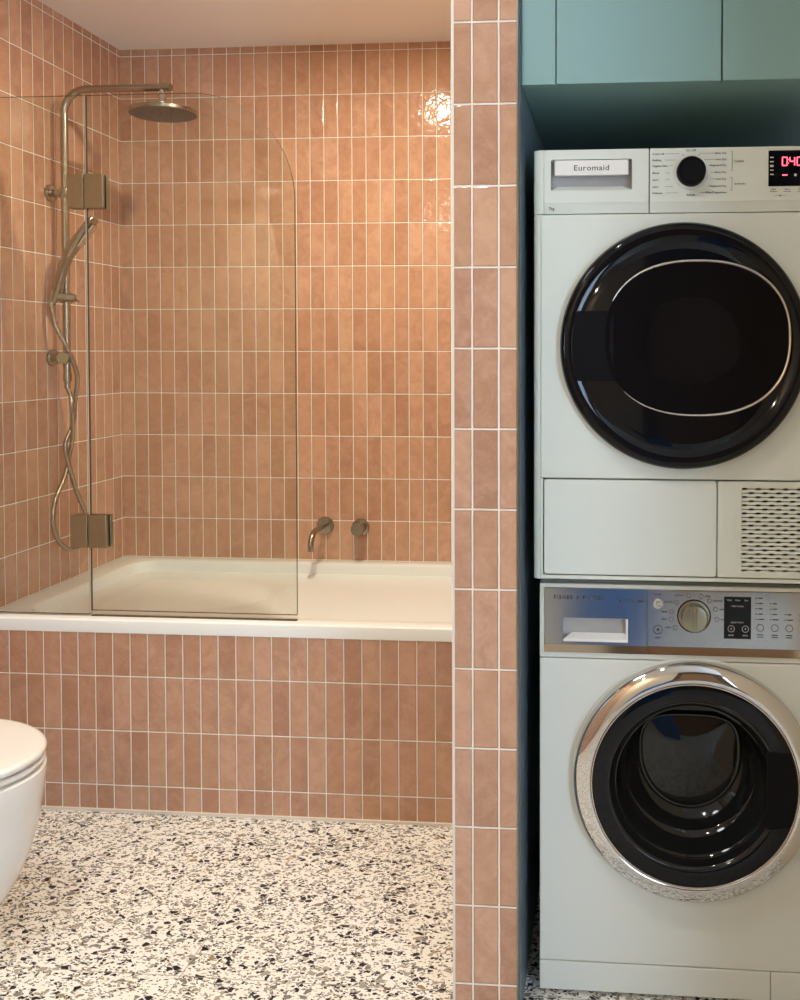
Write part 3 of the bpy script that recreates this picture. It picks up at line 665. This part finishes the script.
wd = fin('door', open_lathe([(.2365, 0.001), (.2365, .020), (.2350, .0245), (.2310, .0275), (.2210, .0320), (.2130, .0350), (.2065, .0362), (.2030, .0352), (.2015, .0335), (.2005, .025)]), 'chrome', wm, smooth=50, label='wide polished chrome door ring')
fin('door_trim', open_lathe([(.2015, .0330), (.2005, .0352), (.1990, .0352), (.1980, .0335), (.1975, .030)]), 'silver', wd)
# black glass annulus, open in the middle, bowl behind
n = 128
def ringpts(r, h, cx=WX, cz=WZ): return [(cx+r*math.cos(2*PI*i/n), WF-h, cz+r*math.sin(2*PI*i/n)) for i in range(n)]
bm = bmesh.new(); loft(bm, [ringpts(.1980, .0315), ringpts(.1978, .0348), ringpts(.1900, .0358), ringpts(.1700, .0362), ringpts(.1680, .0355), ringpts(.1675, .0315)])
fin('outer_glass', bm, 'black_gl', wd, smooth=50)
bm = bmesh.new()
prof = [(.1685, .0345, 0), (.1665, .0356, 0), (.1640, .0350, 0), (.1600, .030, 0), (.1560, .020, -.001), (.1510, .014, -.002), (.1490, .0145, -.002), (.1470, .010, .0), (.1420, -.010, .002), (.1360, -.030, .006), (.1320, -.034, .008), (.1290, -.032, .009), (.1260, -.038, .010), (.120, -.055, .016)]
rg = []
for r, h, dz in prof: rg.append(ringpts(r, h, WX-.003, WZ+dz))
def sq(a, b, e, cx, cz, h):
    out = []
    for i in range(n):
        t = 2*PI*i/n; c, s = math.cos(t), math.sin(t)
        ee = e if s > 0 else 2.0
        x = math.copysign(abs(c)**(2/ee), c)*a; z = math.copysign(abs(s)**(2/ee), s)*(b*(.78 if s > 0 else 1.12))
        out.append((cx+x, WF-h, cz+z))
    return out
rg += [sq(.1040, .103, 3.2, WX-.002, WZ+.024, -.066), sq(.1015, .101, 3.4, WX-.002, WZ+.024, -.060), sq(.0985, .098, 3.4, WX-.002, WZ+.024, -.060), sq(.095, .095, 3.4, WX-.002, WZ+.024, -.066), sq(.06, .06, 2.4, WX-.002, WZ+.024, -.060), sq(.02, .02, 2, WX-.002, WZ+.024, -.056)]
loft(bm, rg, False, True)
fin('glass_bowl', bm, 'smoke', wd, smooth=60, label='dark moulded glass bowl in the middle of the door')
hz = [(WX+math.sqrt(.1965**2-z*z), WZ+z) for z in [(-.072+.144*i/12) for i in range(13)]]+[(2.0925, WZ+.075), (2.0925, WZ-.078)]
fin('door_handle', prism_y(bmesh.new(), hz, WF-.0375, WF-.0325), 'black_mt', wd, bevel=.0008, label='satin black grip on the right of the door')

# ------------------------------------------------------------------ out of frame, seen in reflections only
mr_ = thing('wall_mirror', 'large round wall mirror whose reflection shows in the glass screen', 'mirror', (.001, -2.33, 1.63))
fin('mirror_glass', LA([(.53, 0), (.53, .012), (.528, .014)], (.004, -2.33, 1.63), (1, 0, 0), n=96), 'mirror', mr_)
fin('backing', LA([(.50, 0), (.50, .004)], (0, -2.33, 1.63), (1, 0, 0), n=64), 'dark', mr_)
hm = thing('blue_reflection_standin', 'added blue stand-in for jeans reflected in the steel washer panel', 'reflection stand-in', (1.77, -3.45, 0))  # added blue block; its reflection stands in for jeans in the washer panel
bm = bmesh.new(); loft(bm, [[(x, y, z) for x, y in rrect(1.60-s, 1.95+s, -3.62-s, -3.28+s, .05)] for z, s in ((.0, 0), (.01, .003), (.55, .02), (.56, .015), (.55, .010), (.05, -.01))], True, True)
fin('standin_body', bm, 'denim', hm)
fin('rim', LA([(.01, 0), (.012, .004), (.012, .05), (.01, .054)], (1.775, -3.262, .47), (0, -1, 0), n=16), 'ceramic', hm)
for loc, pw, col, lab, dia in DL:
    t = thing('downlight', lab, 'ceiling light', (loc[0], loc[1], CEIL))
    bm = bmesh.new(); lathe_prof = [(dia/2+.016, 0), (dia/2+.026, 0), (dia/2+.026, -.004), (dia/2+.024, -.006), (dia/2+.014, -.004), (dia/2+.012, 0)]
    loft(bm, [[(loc[0]+r*math.cos(2*PI*i/40), loc[1]+r*math.sin(2*PI*i/40), CEIL+h-.0005) for i in range(40)] for r, h in lathe_prof])
    fin('trim_ring', bm, 'white_pl', t)
    a = area('lamp', loc, dia, pw, col, disk=True, spread=math.radians(125) if dia > .3 else PI); a.parent = t; a.location = Vector(loc)-t.location
    a.location.z = -.012
